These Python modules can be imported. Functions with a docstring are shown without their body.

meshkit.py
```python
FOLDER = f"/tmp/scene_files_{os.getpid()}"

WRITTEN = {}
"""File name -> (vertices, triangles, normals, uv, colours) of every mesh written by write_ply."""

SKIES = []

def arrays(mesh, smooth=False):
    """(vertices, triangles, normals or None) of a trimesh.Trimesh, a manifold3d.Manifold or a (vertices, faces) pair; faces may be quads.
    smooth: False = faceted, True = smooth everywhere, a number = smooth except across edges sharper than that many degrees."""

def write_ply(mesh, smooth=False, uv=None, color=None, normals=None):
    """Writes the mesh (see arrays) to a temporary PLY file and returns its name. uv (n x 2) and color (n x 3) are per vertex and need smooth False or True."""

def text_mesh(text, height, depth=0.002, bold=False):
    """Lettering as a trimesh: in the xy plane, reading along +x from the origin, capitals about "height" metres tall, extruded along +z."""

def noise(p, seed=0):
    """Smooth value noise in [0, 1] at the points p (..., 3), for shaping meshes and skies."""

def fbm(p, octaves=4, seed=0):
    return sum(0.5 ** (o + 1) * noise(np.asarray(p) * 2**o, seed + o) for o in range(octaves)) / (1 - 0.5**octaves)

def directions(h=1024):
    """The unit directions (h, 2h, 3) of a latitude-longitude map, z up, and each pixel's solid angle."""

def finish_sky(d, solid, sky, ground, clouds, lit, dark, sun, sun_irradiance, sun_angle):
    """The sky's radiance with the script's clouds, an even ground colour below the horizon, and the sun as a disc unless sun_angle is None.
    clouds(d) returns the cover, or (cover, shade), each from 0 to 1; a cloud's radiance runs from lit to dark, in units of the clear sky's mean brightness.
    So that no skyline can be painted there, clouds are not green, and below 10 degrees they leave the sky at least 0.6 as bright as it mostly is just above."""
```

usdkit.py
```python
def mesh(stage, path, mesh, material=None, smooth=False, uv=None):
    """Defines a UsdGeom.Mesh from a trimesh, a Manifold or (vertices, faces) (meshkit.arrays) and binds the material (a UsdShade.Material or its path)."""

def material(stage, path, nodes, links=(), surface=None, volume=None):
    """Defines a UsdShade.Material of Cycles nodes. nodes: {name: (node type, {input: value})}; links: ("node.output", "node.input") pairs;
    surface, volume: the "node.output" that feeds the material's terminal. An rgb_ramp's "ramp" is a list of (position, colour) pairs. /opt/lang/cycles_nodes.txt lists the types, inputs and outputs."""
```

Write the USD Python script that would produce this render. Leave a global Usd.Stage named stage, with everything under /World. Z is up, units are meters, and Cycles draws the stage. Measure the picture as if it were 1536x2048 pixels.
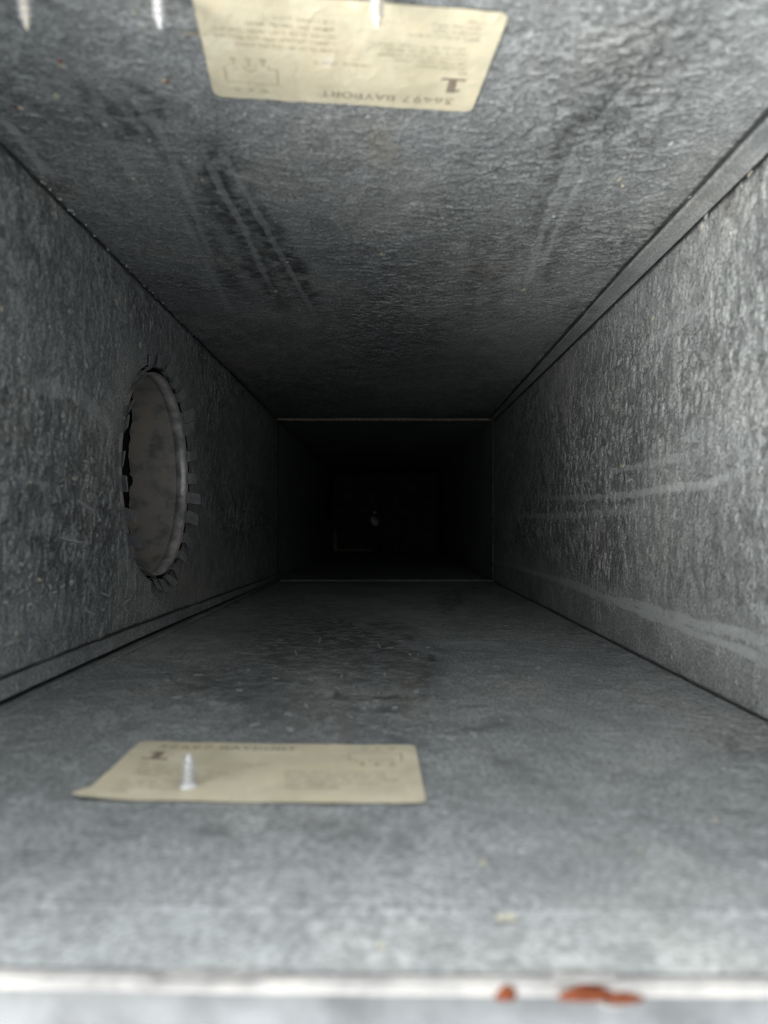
import math, random
import numpy as np, trimesh
from shapely.geometry import Polygon, box as sbox, Point
from shapely import affinity
import usdkit, meshkit
from meshkit import noise, fbm
from pxr import Usd, UsdGeom, UsdLux, UsdShade, Gf, Sdf, Vt

stage = Usd.Stage.CreateInMemory()
UsdGeom.SetStageUpAxis(stage, UsdGeom.Tokens.z); UsdGeom.SetStageMetersPerUnit(stage, 1.0)
UsdGeom.Xform.Define(stage, '/World'); UsdGeom.Scope.Define(stage, '/World/Looks')
rng = np.random.default_rng(7); random.seed(7)

# ------------------------------------------------------------------ camera, sky, sun, exposure
CAM_Z, F_PX = 2.71, 1400.0            # camera height over the duct's bottom plate; focal length in photo pixels (1536 wide)
VX, VY = 770.0, 1052.0                # the duct axis in the photograph
EXPOSURE = 2.92
SKY, SUN, SUN_ANGLE = 0.15, 0.12, 45.0
sun_to = np.array([-0.14, -0.05, 0.135]); sun_to /= np.linalg.norm(sun_to)

cam = UsdGeom.Camera.Define(stage, '/World/camera')
cam.AddTranslateOp().Set(Gf.Vec3d(0, 0, CAM_Z))
cam.CreateHorizontalApertureAttr(24.0); cam.CreateVerticalApertureAttr(32.0)
cam.CreateFocalLengthAttr(24.0 * F_PX / 1536)
cam.CreateHorizontalApertureOffsetAttr(-(VX - 768) / 1536 * 24.0)
cam.CreateVerticalApertureOffsetAttr((VY - 1024) / 1536 * 24.0)
cam.CreateFStopAttr(6.0); cam.CreateFocusDistanceAttr(0.72)
cam.CreateClippingRangeAttr(Gf.Vec2f(0.01, 100)); cam.CreateExposureAttr(EXPOSURE)

sky_mat = usdkit.material(stage, '/World/Looks/sky', {
    "s": ("sky_texture", {"sky_type": "single_scattering", "sun_disc": False, "sun_elevation": float(math.asin(sun_to[2])),
                          "sun_rotation": float(math.atan2(sun_to[0], sun_to[1])), "air_density": 1.0, "aerosol_density": 1.2}),
    "bw": ("rgb_to_bw", {}), "m": ("mix", {"mix_type": "mix", "fac": 0.90}),
    "b": ("background_shader", {"strength": SKY})},
    [("s.color", "m.color1"), ("s.color", "bw.color"), ("bw.val", "m.color2"), ("m.color", "b.color")], surface="b.background")
dome = UsdLux.DomeLight.Define(stage, '/World/sky')
UsdShade.MaterialBindingAPI.Apply(dome.GetPrim()).Bind(sky_mat)
dome.GetPrim().SetCustomDataByKey('kind', 'structure')
sun = UsdLux.DistantLight.Define(stage, '/World/sun')
sun.CreateIntensityAttr(SUN); sun.CreateAngleAttr(SUN_ANGLE); sun.CreateNormalizeAttr(True); sun.CreateColorAttr(Gf.Vec3f(1, .97, .92))
sun.AddTransformOp().Set(Gf.Matrix4d().SetRotate(Gf.Rotation(Gf.Vec3d(0, 0, 1), Gf.Vec3d(*map(float, sun_to)))))

# ------------------------------------------------------------------ helpers
USED = {}
def numbered(parent, name):
    k = USED.get((parent, name), 0); USED[(parent, name)] = k + 1
    return f"{parent}/{name}" + (f"_{k:03d}" if k else "")

def tag(p, label=None, cat=None, group=None, kind=None):
    for k, v in (('label', label), ('category', cat), ('group', group), ('kind', kind)):
        if v: p.SetCustomDataByKey(k, v)
    return p

def thing(name, label, cat, loc=(0, 0, 0), group=None):
    path = numbered('/World', name)
    x = UsdGeom.Xform.Define(stage, path)
    if any(loc): x.AddTranslateOp().Set(Gf.Vec3d(*map(float, loc)))
    tag(x.GetPrim(), label, cat, group)
    x.loc = np.array(loc, float)
    return x

def part(name, m, mat, parent, smooth=False, label=None, kind=None, stain_shade=None, off=None, relief=None):
    """One Mesh prim under parent. The mesh is in world coordinates; the parent's place is taken off."""
    base = str(parent.GetPath()); o = off if off is not None else getattr(parent, 'loc', np.zeros(3))
    v, f, n = meshkit.arrays(m, smooth) if not isinstance(m, tuple) else meshkit.arrays((m[0], m[1]), smooth)
    path = numbered(base, name)
    g = usdkit.mesh(stage, path, (v - o, f), mat)
    if n is not None:
        g.CreateNormalsAttr(Vt.Vec3fArray.FromNumpy(n.astype(np.float32))); g.SetNormalsInterpolation("vertex")
    if stain_shade is not None:
        UsdGeom.PrimvarsAPI(g).CreatePrimvar("stain_shade", Sdf.ValueTypeNames.Color3fArray, "vertex").Set(Vt.Vec3fArray.FromNumpy(stain_shade.astype(np.float32)))
    if relief is not None:
        UsdGeom.PrimvarsAPI(g).CreatePrimvar("relief", Sdf.ValueTypeNames.FloatArray, "vertex").Set(Vt.FloatArray.FromNumpy(relief.astype(np.float32)))
    g.loc = o
    tag(g.GetPrim(), label, None, None, kind)
    return g

def zz(depth): return CAM_Z - depth          # depth below the camera -> world height

# the duct: half width, top (away from the lens axis, +y), bottom (-y), depths of mouth, hem, joint, bottom plate
W, T, B = 0.203, 0.2015, 0.1035
D_MOUTH, D_HEM, D_JOINT, D_END = 0.1605, 0.189, 1.310, CAM_Z

def at(px, py, wall):
    """Point of a wall (u across, depth) seen at a pixel of the photograph."""
    dx, dy = px - VX, VY - py
    d = {'t': T * F_PX / dy if dy else 9, 'b': -B * F_PX / dy if dy else 9, 'l': -W * F_PX / dx if dx else 9, 'r': W * F_PX / dx if dx else 9}[wall]
    return (dx * d / F_PX, d) if wall in 'tb' else (dy * d / F_PX, d)

# wall frames: (u, depth, h) -> world; h is the height of the surface towards the inside
def warp_b(u, d):        # the lower panel bulges in towards its left edge near the mouth
    s = np.clip((D_JOINT - d) / (D_JOINT - 0.37), 0, 1)
    return 0.0080 * ((W - u) / (2 * W)) ** 4 * s
def place(wall, u, d, h):
    u, d, h = np.broadcast_arrays(np.asarray(u, float), np.asarray(d, float), np.asarray(h, float))
    z = CAM_Z - d
    if wall == 't': return np.stack([u, T - h, z], -1)
    if wall == 'b': return np.stack([u, -B + h + warp_b(u, d), z], -1)
    if wall == 'l': return np.stack([-W + h, u, z], -1)
    return np.stack([W - h, u, z], -1)
RANGE = {'t': (-W, W), 'b': (-W, W), 'l': (-B, T), 'r': (-B, T)}
FLIP = {'t': False, 'b': True, 'l': False, 'r': True}

def grid_faces(nu, nd, flip):
    i = np.arange(nu * nd).reshape(nd, nu)
    a, b, c, e = i[:-1, :-1].ravel(), i[:-1, 1:].ravel(), i[1:, 1:].ravel(), i[1:, :-1].ravel()
    q = np.stack([a, b, c, e], 1)
    return q[:, ::-1] if flip else q

def seg_dist(P, line, asp=1.0):
    """Distance of the points P (n,2) from a polyline, and the position along it 0..1."""
    best = np.full(len(P), 1e9); along = np.zeros(len(P)); L = np.asarray(line, float); n = len(L) - 1
    for k in range(n):
        a, b = L[k], L[k + 1]; ab = b - a
        t = np.clip(((P - a) @ ab) / max(ab @ ab, 1e-12), 0, 1)
        d = np.linalg.norm(P - a - t[:, None] * ab, axis=1)
        m = d < best; best[m] = d[m]; along[m] = (k + t[m]) / n
    return best, along

# ------------------------------------------------------------------ materials
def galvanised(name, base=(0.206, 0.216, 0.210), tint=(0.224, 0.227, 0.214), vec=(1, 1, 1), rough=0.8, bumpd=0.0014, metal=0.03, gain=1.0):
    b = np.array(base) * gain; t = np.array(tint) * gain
    nodes = {
        "geo": ("geometry", {}),
        "map": ("mapping", {"scale": vec}),
        "at": ("attribute", {"attribute": "stain_shade"}), "sep": ("separate_color", {}),
        "n1": ("noise_texture", {"scale": 9.0, "detail": 4.0, "roughness": 0.6}),
        "n2": ("noise_texture", {"scale": 200.0, "detail": 5.0, "roughness": 0.62, "distortion": 0.6}),
        "n3": ("noise_texture", {"scale": 620.0, "detail": 3.0, "roughness": 0.7}),
        "vo": ("voronoi_texture", {"scale": 70.0, "feature": "f1", "randomness": 1.0}),
        "vob": ("rgb_to_bw", {}),
        "r1": ("rgb_ramp", {"ramp": [(0.34, tuple(b * 0.86)), (0.5, tuple(b)), (0.66, tuple(t * 1.04))]}),
        "r2": ("rgb_ramp", {"ramp": [(0.30, (.82, .82, .82)), (0.5, (1, 1, 1)), (0.70, (1.15, 1.155, 1.16))]}),
        "r3": ("rgb_ramp", {"ramp": [(0.3, (.45, .45, .45)), (0.7, (1.62, 1.62, 1.62))]}),
        "r4": ("rgb_ramp", {"ramp": [(0.1, (.86, .865, .87)), (0.9, (1.12, 1.125, 1.13))]}),
        "m1": ("mix", {"mix_type": "multiply", "fac": 1.0}), "m2": ("mix", {"mix_type": "multiply", "fac": 1.0}), "m3": ("mix", {"mix_type": "multiply", "fac": 1.0}),
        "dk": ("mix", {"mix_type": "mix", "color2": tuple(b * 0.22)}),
        "lt": ("mix", {"mix_type": "mix", "color2": tuple(np.array((.335, .352, .346)) * gain)}),
        "tn": ("mix", {"mix_type": "mix", "color2": tuple(np.array((.27, .235, .18)) * gain)}),
        "ad": ("math", {"math_type": "multiply_add", "value2": 0.6}),
        "sm": ("map_range", {"range_type": "smoothstep", "from_min": 0.47, "from_max": 0.66, "to_min": 0.0, "to_max": 1.0, "clamp": True}),
        "rel": ("attribute", {"attribute": "relief"}), "hm": ("math", {"math_type": "multiply"}),
        "bu": ("bump", {"distance": bumpd, "strength": 1.0}),
        "p": ("principled_bsdf", {"metallic": metal, "roughness": rough, "specular_ior_level": 0.12})}
    links = [("geo.position", "map.vector")] + [("map.vector", f"{k}.vector") for k in ("n2", "n3")] + [("geo.position", "n1.vector"), ("geo.position", "vo.vector"),
             ("n1.fac", "r1.fac"), ("n2.fac", "r2.fac"), ("n3.fac", "r3.fac"), ("vo.color", "vob.color"), ("vob.val", "r4.fac"),
             ("r1.color", "m1.color1"), ("r2.color", "m1.color2"), ("m1.color", "m2.color1"), ("r3.color", "m2.color2"),
             ("m2.color", "m3.color1"), ("r4.color", "m3.color2"),
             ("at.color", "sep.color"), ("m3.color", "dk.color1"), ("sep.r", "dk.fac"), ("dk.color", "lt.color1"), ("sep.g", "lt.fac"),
             ("lt.color", "tn.color1"), ("sep.b", "tn.fac"), ("tn.color", "p.base_color"),
             ("n3.fac", "ad.value1"), ("n2.fac", "sm.value"), ("sm.result", "ad.value3"), ("ad.value", "hm.value1"), ("rel.fac", "hm.value2"), ("hm.value", "bu.height"), ("bu.normal", "p.normal")]
    return usdkit.material(stage, f'/World/Looks/{name}', nodes, links, surface="p.BSDF")

def plain(name, color, rough=0.5, metal=0.0, nscale=300.0, var=0.25, bumpd=0.0, spec=0.4, color2=None):
    c = np.array(color); c2 = np.array(color2) if color2 is not None else c * (1 + var)
    nodes = {"geo": ("geometry", {}), "n": ("noise_texture", {"scale": nscale, "detail": 4.0, "roughness": 0.6}),
             "r": ("rgb_ramp", {"ramp": [(0.32, tuple(c * (1 - var))), (0.5, tuple(c)), (0.68, tuple(c2))]}),
             "p": ("principled_bsdf", {"roughness": rough, "metallic": metal, "specular_ior_level": spec})}
    links = [("geo.position", "n.vector"), ("n.fac", "r.fac"), ("r.color", "p.base_color")]
    if bumpd:
        nodes["b"] = ("bump", {"distance": bumpd, "strength": 0.7}); links += [("n.fac", "b.height"), ("b.normal", "p.normal")]
    return usdkit.material(stage, f'/World/Looks/{name}', nodes, links, surface="p.BSDF")

M_TB = galvanised('galvanised_wide', vec=(0.8, 1, 1))
M_LR = galvanised('galvanised_tall', vec=(1, 0.8, 1))
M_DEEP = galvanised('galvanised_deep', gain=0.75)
M_SEAM = galvanised('galvanised_seam', rough=0.6, bumpd=0.0003, gain=.8)
M_DARK_EDGE = plain('dark_edge', (0.085, 0.085, 0.083), rough=.8, nscale=120, var=.6)  # dark mottled tone for the right edge of the joint
M_BEAD = plain('bare_metal', (0.40, 0.39, 0.37), rough=0.42, metal=0.3, nscale=55, var=0.55)
M_COLLAR = plain('dusty_collar', (0.30, 0.285, 0.262), rough=0.75, metal=0.05, nscale=55, var=0.42, bumpd=0.0010, color2=(0.37, 0.30, 0.225))
M_TAB = plain('tab_metal', (0.185, 0.19, 0.188), rough=0.5, metal=0.3, nscale=200, var=0.2)
M_UNLIT = plain('unlit_black', (0.012, 0.012, 0.012), rough=0.9)  # black colour stands in for the unlit depth past the sleeve
M_WHITE = plain('white_sealant', (0.185, 0.182, 0.172), rough=0.6, nscale=60, var=0.45, color2=(0.26, 0.248, 0.212), bumpd=0.0006)
M_FLANGE = plain('flange_zinc', (0.092, 0.098, 0.099), rough=0.5, metal=0.1, nscale=55, var=0.35)
M_RUST = plain('rust', (0.075, 0.020, 0.0075), rough=0.95, nscale=420, var=0.45, bumpd=0.0004, color2=(0.11, 0.036, 0.015), spec=.1)
M_DARKRUST = plain('dark_rust', (0.16, 0.05, 0.03), rough=0.9, nscale=500, var=0.3)
M_CREAM = plain('cream_residue', (0.30, 0.285, 0.225), rough=0.8, nscale=500, var=0.22, bumpd=0.0003)
M_LINT = plain('grey_lint', (0.26, 0.265, 0.262), rough=0.9, nscale=500, var=0.2)
M_TANDUST = plain('tan_dust', (0.26, 0.215, 0.155), rough=0.9, nscale=180, var=0.5, color2=(0.42, 0.36, 0.27))
M_ZINC = plain('bright_zinc', (0.5, 0.5, 0.485), rough=0.38, metal=0.35, nscale=500, var=0.08)
M_ZINC_D = plain('dull_zinc', (0.30, 0.30, 0.295), rough=0.35, metal=0.6, nscale=500, var=0.2)
M_ZINC_Y = plain('yellowed_zinc', (0.52, 0.47, 0.36), rough=0.42, metal=0.4, nscale=500, var=0.3)
M_INK = plain('grey_ink', (0.19, 0.155, 0.12), rough=0.6, nscale=700, var=0.25)
M_FAINT = plain('faded_ink', (0.31, 0.27, 0.19), rough=0.6, nscale=240, var=0.18)
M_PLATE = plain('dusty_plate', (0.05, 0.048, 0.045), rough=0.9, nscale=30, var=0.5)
M_SCRAP = plain('white_scrap', (0.85, 0.84, 0.82), rough=0.8, nscale=60, var=0.08)

def label_paper():
    nodes = {"geo": ("geometry", {}),
             "n": ("noise_texture", {"scale": 38.0, "detail": 4.0, "roughness": 0.55}),
             "r": ("rgb_ramp", {"ramp": [(0.34, (.45, .41, .285)), (0.5, (.53, .485, .35)), (0.64, (.55, .485, .33)), (0.75, (.62, .585, .49))]}),
             "v": ("voronoi_texture", {"scale": 75.0, "metric": "chebychev"}), "vb": ("rgb_to_bw", {}),
             "rv": ("rgb_ramp", {"ramp": [(0.0, (.93, .93, .94)), (0.75, (1.0, 1.0, 1.0)), (0.92, (1.13, 1.15, 1.22))]}),
             "m": ("mix", {"mix_type": "multiply", "fac": 0.8}),
             "n2": ("noise_texture", {"scale": 120.0, "detail": 3.0, "roughness": 0.55, "distortion": 1.5}),
             "b": ("bump", {"distance": 0.0006, "strength": 0.6}),
             "p": ("principled_bsdf", {"roughness": 0.42, "specular_ior_level": 0.45})}
    links = [("geo.position", "n.vector"), ("geo.position", "v.vector"), ("geo.position", "n2.vector"), ("n.fac", "r.fac"), ("v.color", "vb.color"), ("vb.val", "rv.fac"),
             ("r.color", "m.color1"), ("rv.color", "m.color2"), ("m.color", "p.base_color"), ("n2.fac", "b.height"), ("b.normal", "p.normal")]
    return usdkit.material(stage, '/World/Looks/label_paper', nodes, links, surface="p.BSDF")
M_PAPER = label_paper()

# ------------------------------------------------------------------ marks on the walls, traced in (u, depth) of each wall
# (kind, half width in mm, strength, points in the photograph)
def smear(wall, kind, wpx, s, pts): return (wall, kind, wpx, s, [at(x, y, wall) for x, y in pts], pts)
MARKS = [smear(*m) for m in [
    # upper panel, left fan of dark wet streaks and light runs between them
    ('t', 'd', 12, .55, [(130, 128), (215, 215), (300, 300)]), ('t', 'd', 11, .6, [(235, 150), (285, 235), (345, 330)]),
    ('t', 'd', 12, .55, [(250, 150), (300, 195), (335, 260)]), ('t', 'd', 14, .5, [(160, 170), (205, 240), (250, 300)]),
    ('t', 'd', 15, .75, [(405, 240), (420, 300), (470, 385), (520, 450), (570, 520), (620, 600), (660, 680)]),
    ('t', 'd', 16, .65, [(400, 330), (440, 400), (490, 480), (540, 570), (590, 650)]),
    ('t', 'd', 13, .55, [(370, 390), (410, 470), (450, 540), (500, 620)]),
    ('t', 'd', 12, .45, [(310, 240), (330, 300), (370, 350)]),
    ('t', 'l', 6, .42, [(405, 300), (440, 375), (490, 460), (515, 520), (550, 590)]),
    ('t', 'l', 6, .42, [(440, 300), (500, 400), (545, 480), (590, 560), (640, 650)]),
    ('t', 'l', 7, .34, [(300, 215), (345, 320), (395, 440), (430, 540)]), ('t', 'l', 6, .28, [(360, 420), (390, 480), (420, 540), (470, 640)]),
    ('t', 'l', 9, .30, [(240, 165), (300, 245), (350, 315)]), ('t', 'l', 8, .26, [(190, 190), (230, 290), (280, 380)]),
    ('t', 'l', 9, .55, [(5, 235), (45, 285), (92, 345)]), ('t', 'l', 14, .4, [(84, 332), (95, 350)]),
    # upper panel, right fan
    ('t', 'd', 13, .34, [(1350, 30), (1245, 145), (1190, 215), (1150, 275), (1112, 350), (1075, 440), (1040, 560)]), ('t', 'd', 9, .42, [(1275, 150), (1225, 220), (1165, 288), (1130, 370), (1090, 470), (1060, 540)]),
    ('t', 'd', 8, .36, [(1210, 180), (1160, 250), (1118, 300), (1085, 370), (1050, 450)]), ('t', 'd', 9, .30, [(1190, 370), (1140, 450), (1110, 520), (1080, 600)]),
    ('t', 'd', 12, .34, [(1000, 420), (965, 490), (945, 560), (930, 660)]), ('t', 'd', 9, .26, [(1040, 440), (1000, 540), (975, 640)]), ('t', 'd', 20, .16, [(1480, 10), (1370, 100), (1300, 150)]),
    ('t', 'l', 8, .34, [(1290, 130), (1215, 225), (1150, 305), (1110, 390), (1080, 480), (1050, 580)]), ('t', 'l', 6, .28, [(1170, 340), (1120, 440), (1085, 530)]),
    ('t', 'l', 9, .3, [(1165, 300), (1125, 380), (1090, 460)]), ('t', 'l', 7, .3, [(1090, 440), (1070, 500), (1060, 560)]),
    ('t', 't', 26, .3, [(750, 235), (770, 300), (790, 340)]), ('t', 't', 40, .22, [(900, 520), (980, 540), (1040, 540)]), ('t', 't', 60, .2, [(430, 700), (600, 740), (700, 760)]),
    # left panel
    ('l', 'l', 13, .20, [(60, 765), (150, 790), (235, 860)]), ('l', 'l', 9, .16, [(150, 770), (200, 830)]),
    ('l', 'l', 6, .18, [(0, 940), (60, 960), (115, 975)]), ('l', 'l', 5, .22, [(155, 1000), (190, 1025)]), ('l', 'l', 5, .25, [(120, 1075), (175, 1090)]),
    ('l', 't', 50, .4, [(340, 1160), (390, 1180), (420, 1130)]), ('l', 'd', 40, .35, [(420, 880), (430, 980), (440, 1060)]), ('l', 'd', 14, .5, [(300, 715), (340, 730)]),
    # right panel
    ('r', 'l', 7, .42, [(1090, 997), (1180, 995), (1270, 988), (1340, 975), (1410, 970), (1500, 935)]), ('r', 'l', 6, .30, [(1030, 1032), (1120, 1033), (1200, 1027), (1300, 1010)]),
    ('r', 'l', 7, .26, [(1200, 945), (1290, 930), (1400, 905)]), ('r', 'l', 9, .2, [(1280, 690), (1360, 650), (1420, 600)]),
    ('r', 'l', 7, .55, [(985, 1122), (1040, 1136), (1100, 1155), (1160, 1172), (1215, 1198), (1275, 1207), (1330, 1228), (1365, 1235), (1400, 1252), (1440, 1256), (1490, 1268), (1545, 1296)]),
    ('r', 'l', 7, .6, [(1120, 1165), (1180, 1183), (1240, 1207), (1300, 1233), (1345, 1245), (1390, 1268), (1440, 1285), (1490, 1303), (1545, 1330)]),
    ('r', 'l', 3, .35, [(1160, 1180), (1200, 1200), (1230, 1212)]),
    ('r', 'd', 10, .3, [(1340, 985), (1400, 978), (1430, 965)]), ('r', 'd', 50, .2, [(1180, 700), (1300, 740)]),
    # lower panel: dust swept in arcs, a fold-shaped edge, scratches
    ('b', 'd', 26, .5, [(560, 1270), (640, 1262), (720, 1275), (800, 1300), (870, 1318)]), ('b', 'd', 26, .45, [(430, 1325), (560, 1300), (700, 1302), (850, 1345), (900, 1360)]),
    ('b', 'd', 20, .38, [(300, 1370), (420, 1372), (560, 1372), (660, 1395)]), ('b', 'd', 30, .4, [(640, 1330), (760, 1345), (880, 1350)]),
    ('b', 'd', 16, .35, [(500, 1240), (620, 1235), (700, 1245)]), ('b', 'd', 24, .3, [(420, 1430), (600, 1440), (760, 1460), (900, 1455)]),
    ('b', 'd', 9, .4, [(870, 1212), (900, 1202), (935, 1193)]), ('b', 'd', 5, .75, [(857, 1306), (870, 1338)]), ('b', 'd', 5, .6, [(672, 1370), (675, 1392), (700, 1397), (800, 1396), (930, 1394)]),
    ('b', 'd', 7, .4, [(735, 1430), (790, 1420), (850, 1400)]), ('b', 'd', 5, .35, [(700, 1400), (720, 1430)]), ('b', 'd', 6, .3, [(860, 1470), (960, 1455), (1040, 1440)]),
    ('b', 'l', 20, .16, [(560, 1222), (680, 1218), (790, 1222), (900, 1262)]), ('b', 'l', 7, .22, [(700, 1240), (780, 1275), (880, 1308)]), ('b', 'l', 4, .4, [(870, 1288), (960, 1284), (1010, 1290)]),
    ('b', 't', 60, .4, [(780, 1380), (850, 1372)]), ('b', 't', 60, .35, [(330, 1285), (480, 1250)]), ('b', 't', 80, .25, [(560, 1440), (720, 1400)]),
    ('b', 'l', 30, .2, [(250, 1300), (370, 1262)]), ('b', 'd', 6, .5, [(1455, 1475), (1480, 1520)]), ('b', 'd', 9, .3, [(1050, 1540), (1110, 1600)]),
    ('b', 'd', 10, .3, [(950, 1500), (1080, 1560), (1180, 1640)]), ('b', 'd', 8, .35, [(380, 1660), (470, 1662)]), ('b', 'd', 14, .25, [(560, 1630), (700, 1680), (860, 1710)]),
]]
def pixel_of(wall, u, d):
    P = place(wall, u, d, 0.0); dep = CAM_Z - P[..., 2]
    return np.stack([VX + P[..., 0] / dep * F_PX, VY - P[..., 1] / dep * F_PX], -1)

LABELS = {  # centre (u, depth), size across and along, turn
    't': dict(c=(-0.0155, 0.3005), w=0.1225, l=0.0665, a=math.radians(6.0)),
    'b': dict(c=(-0.0490, 0.2915), w=0.1275, l=0.0690, a=math.radians(1.0))}
HOLE_U, HOLE_D, HOLE_R = 0.0465, 0.630, 0.0965

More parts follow.
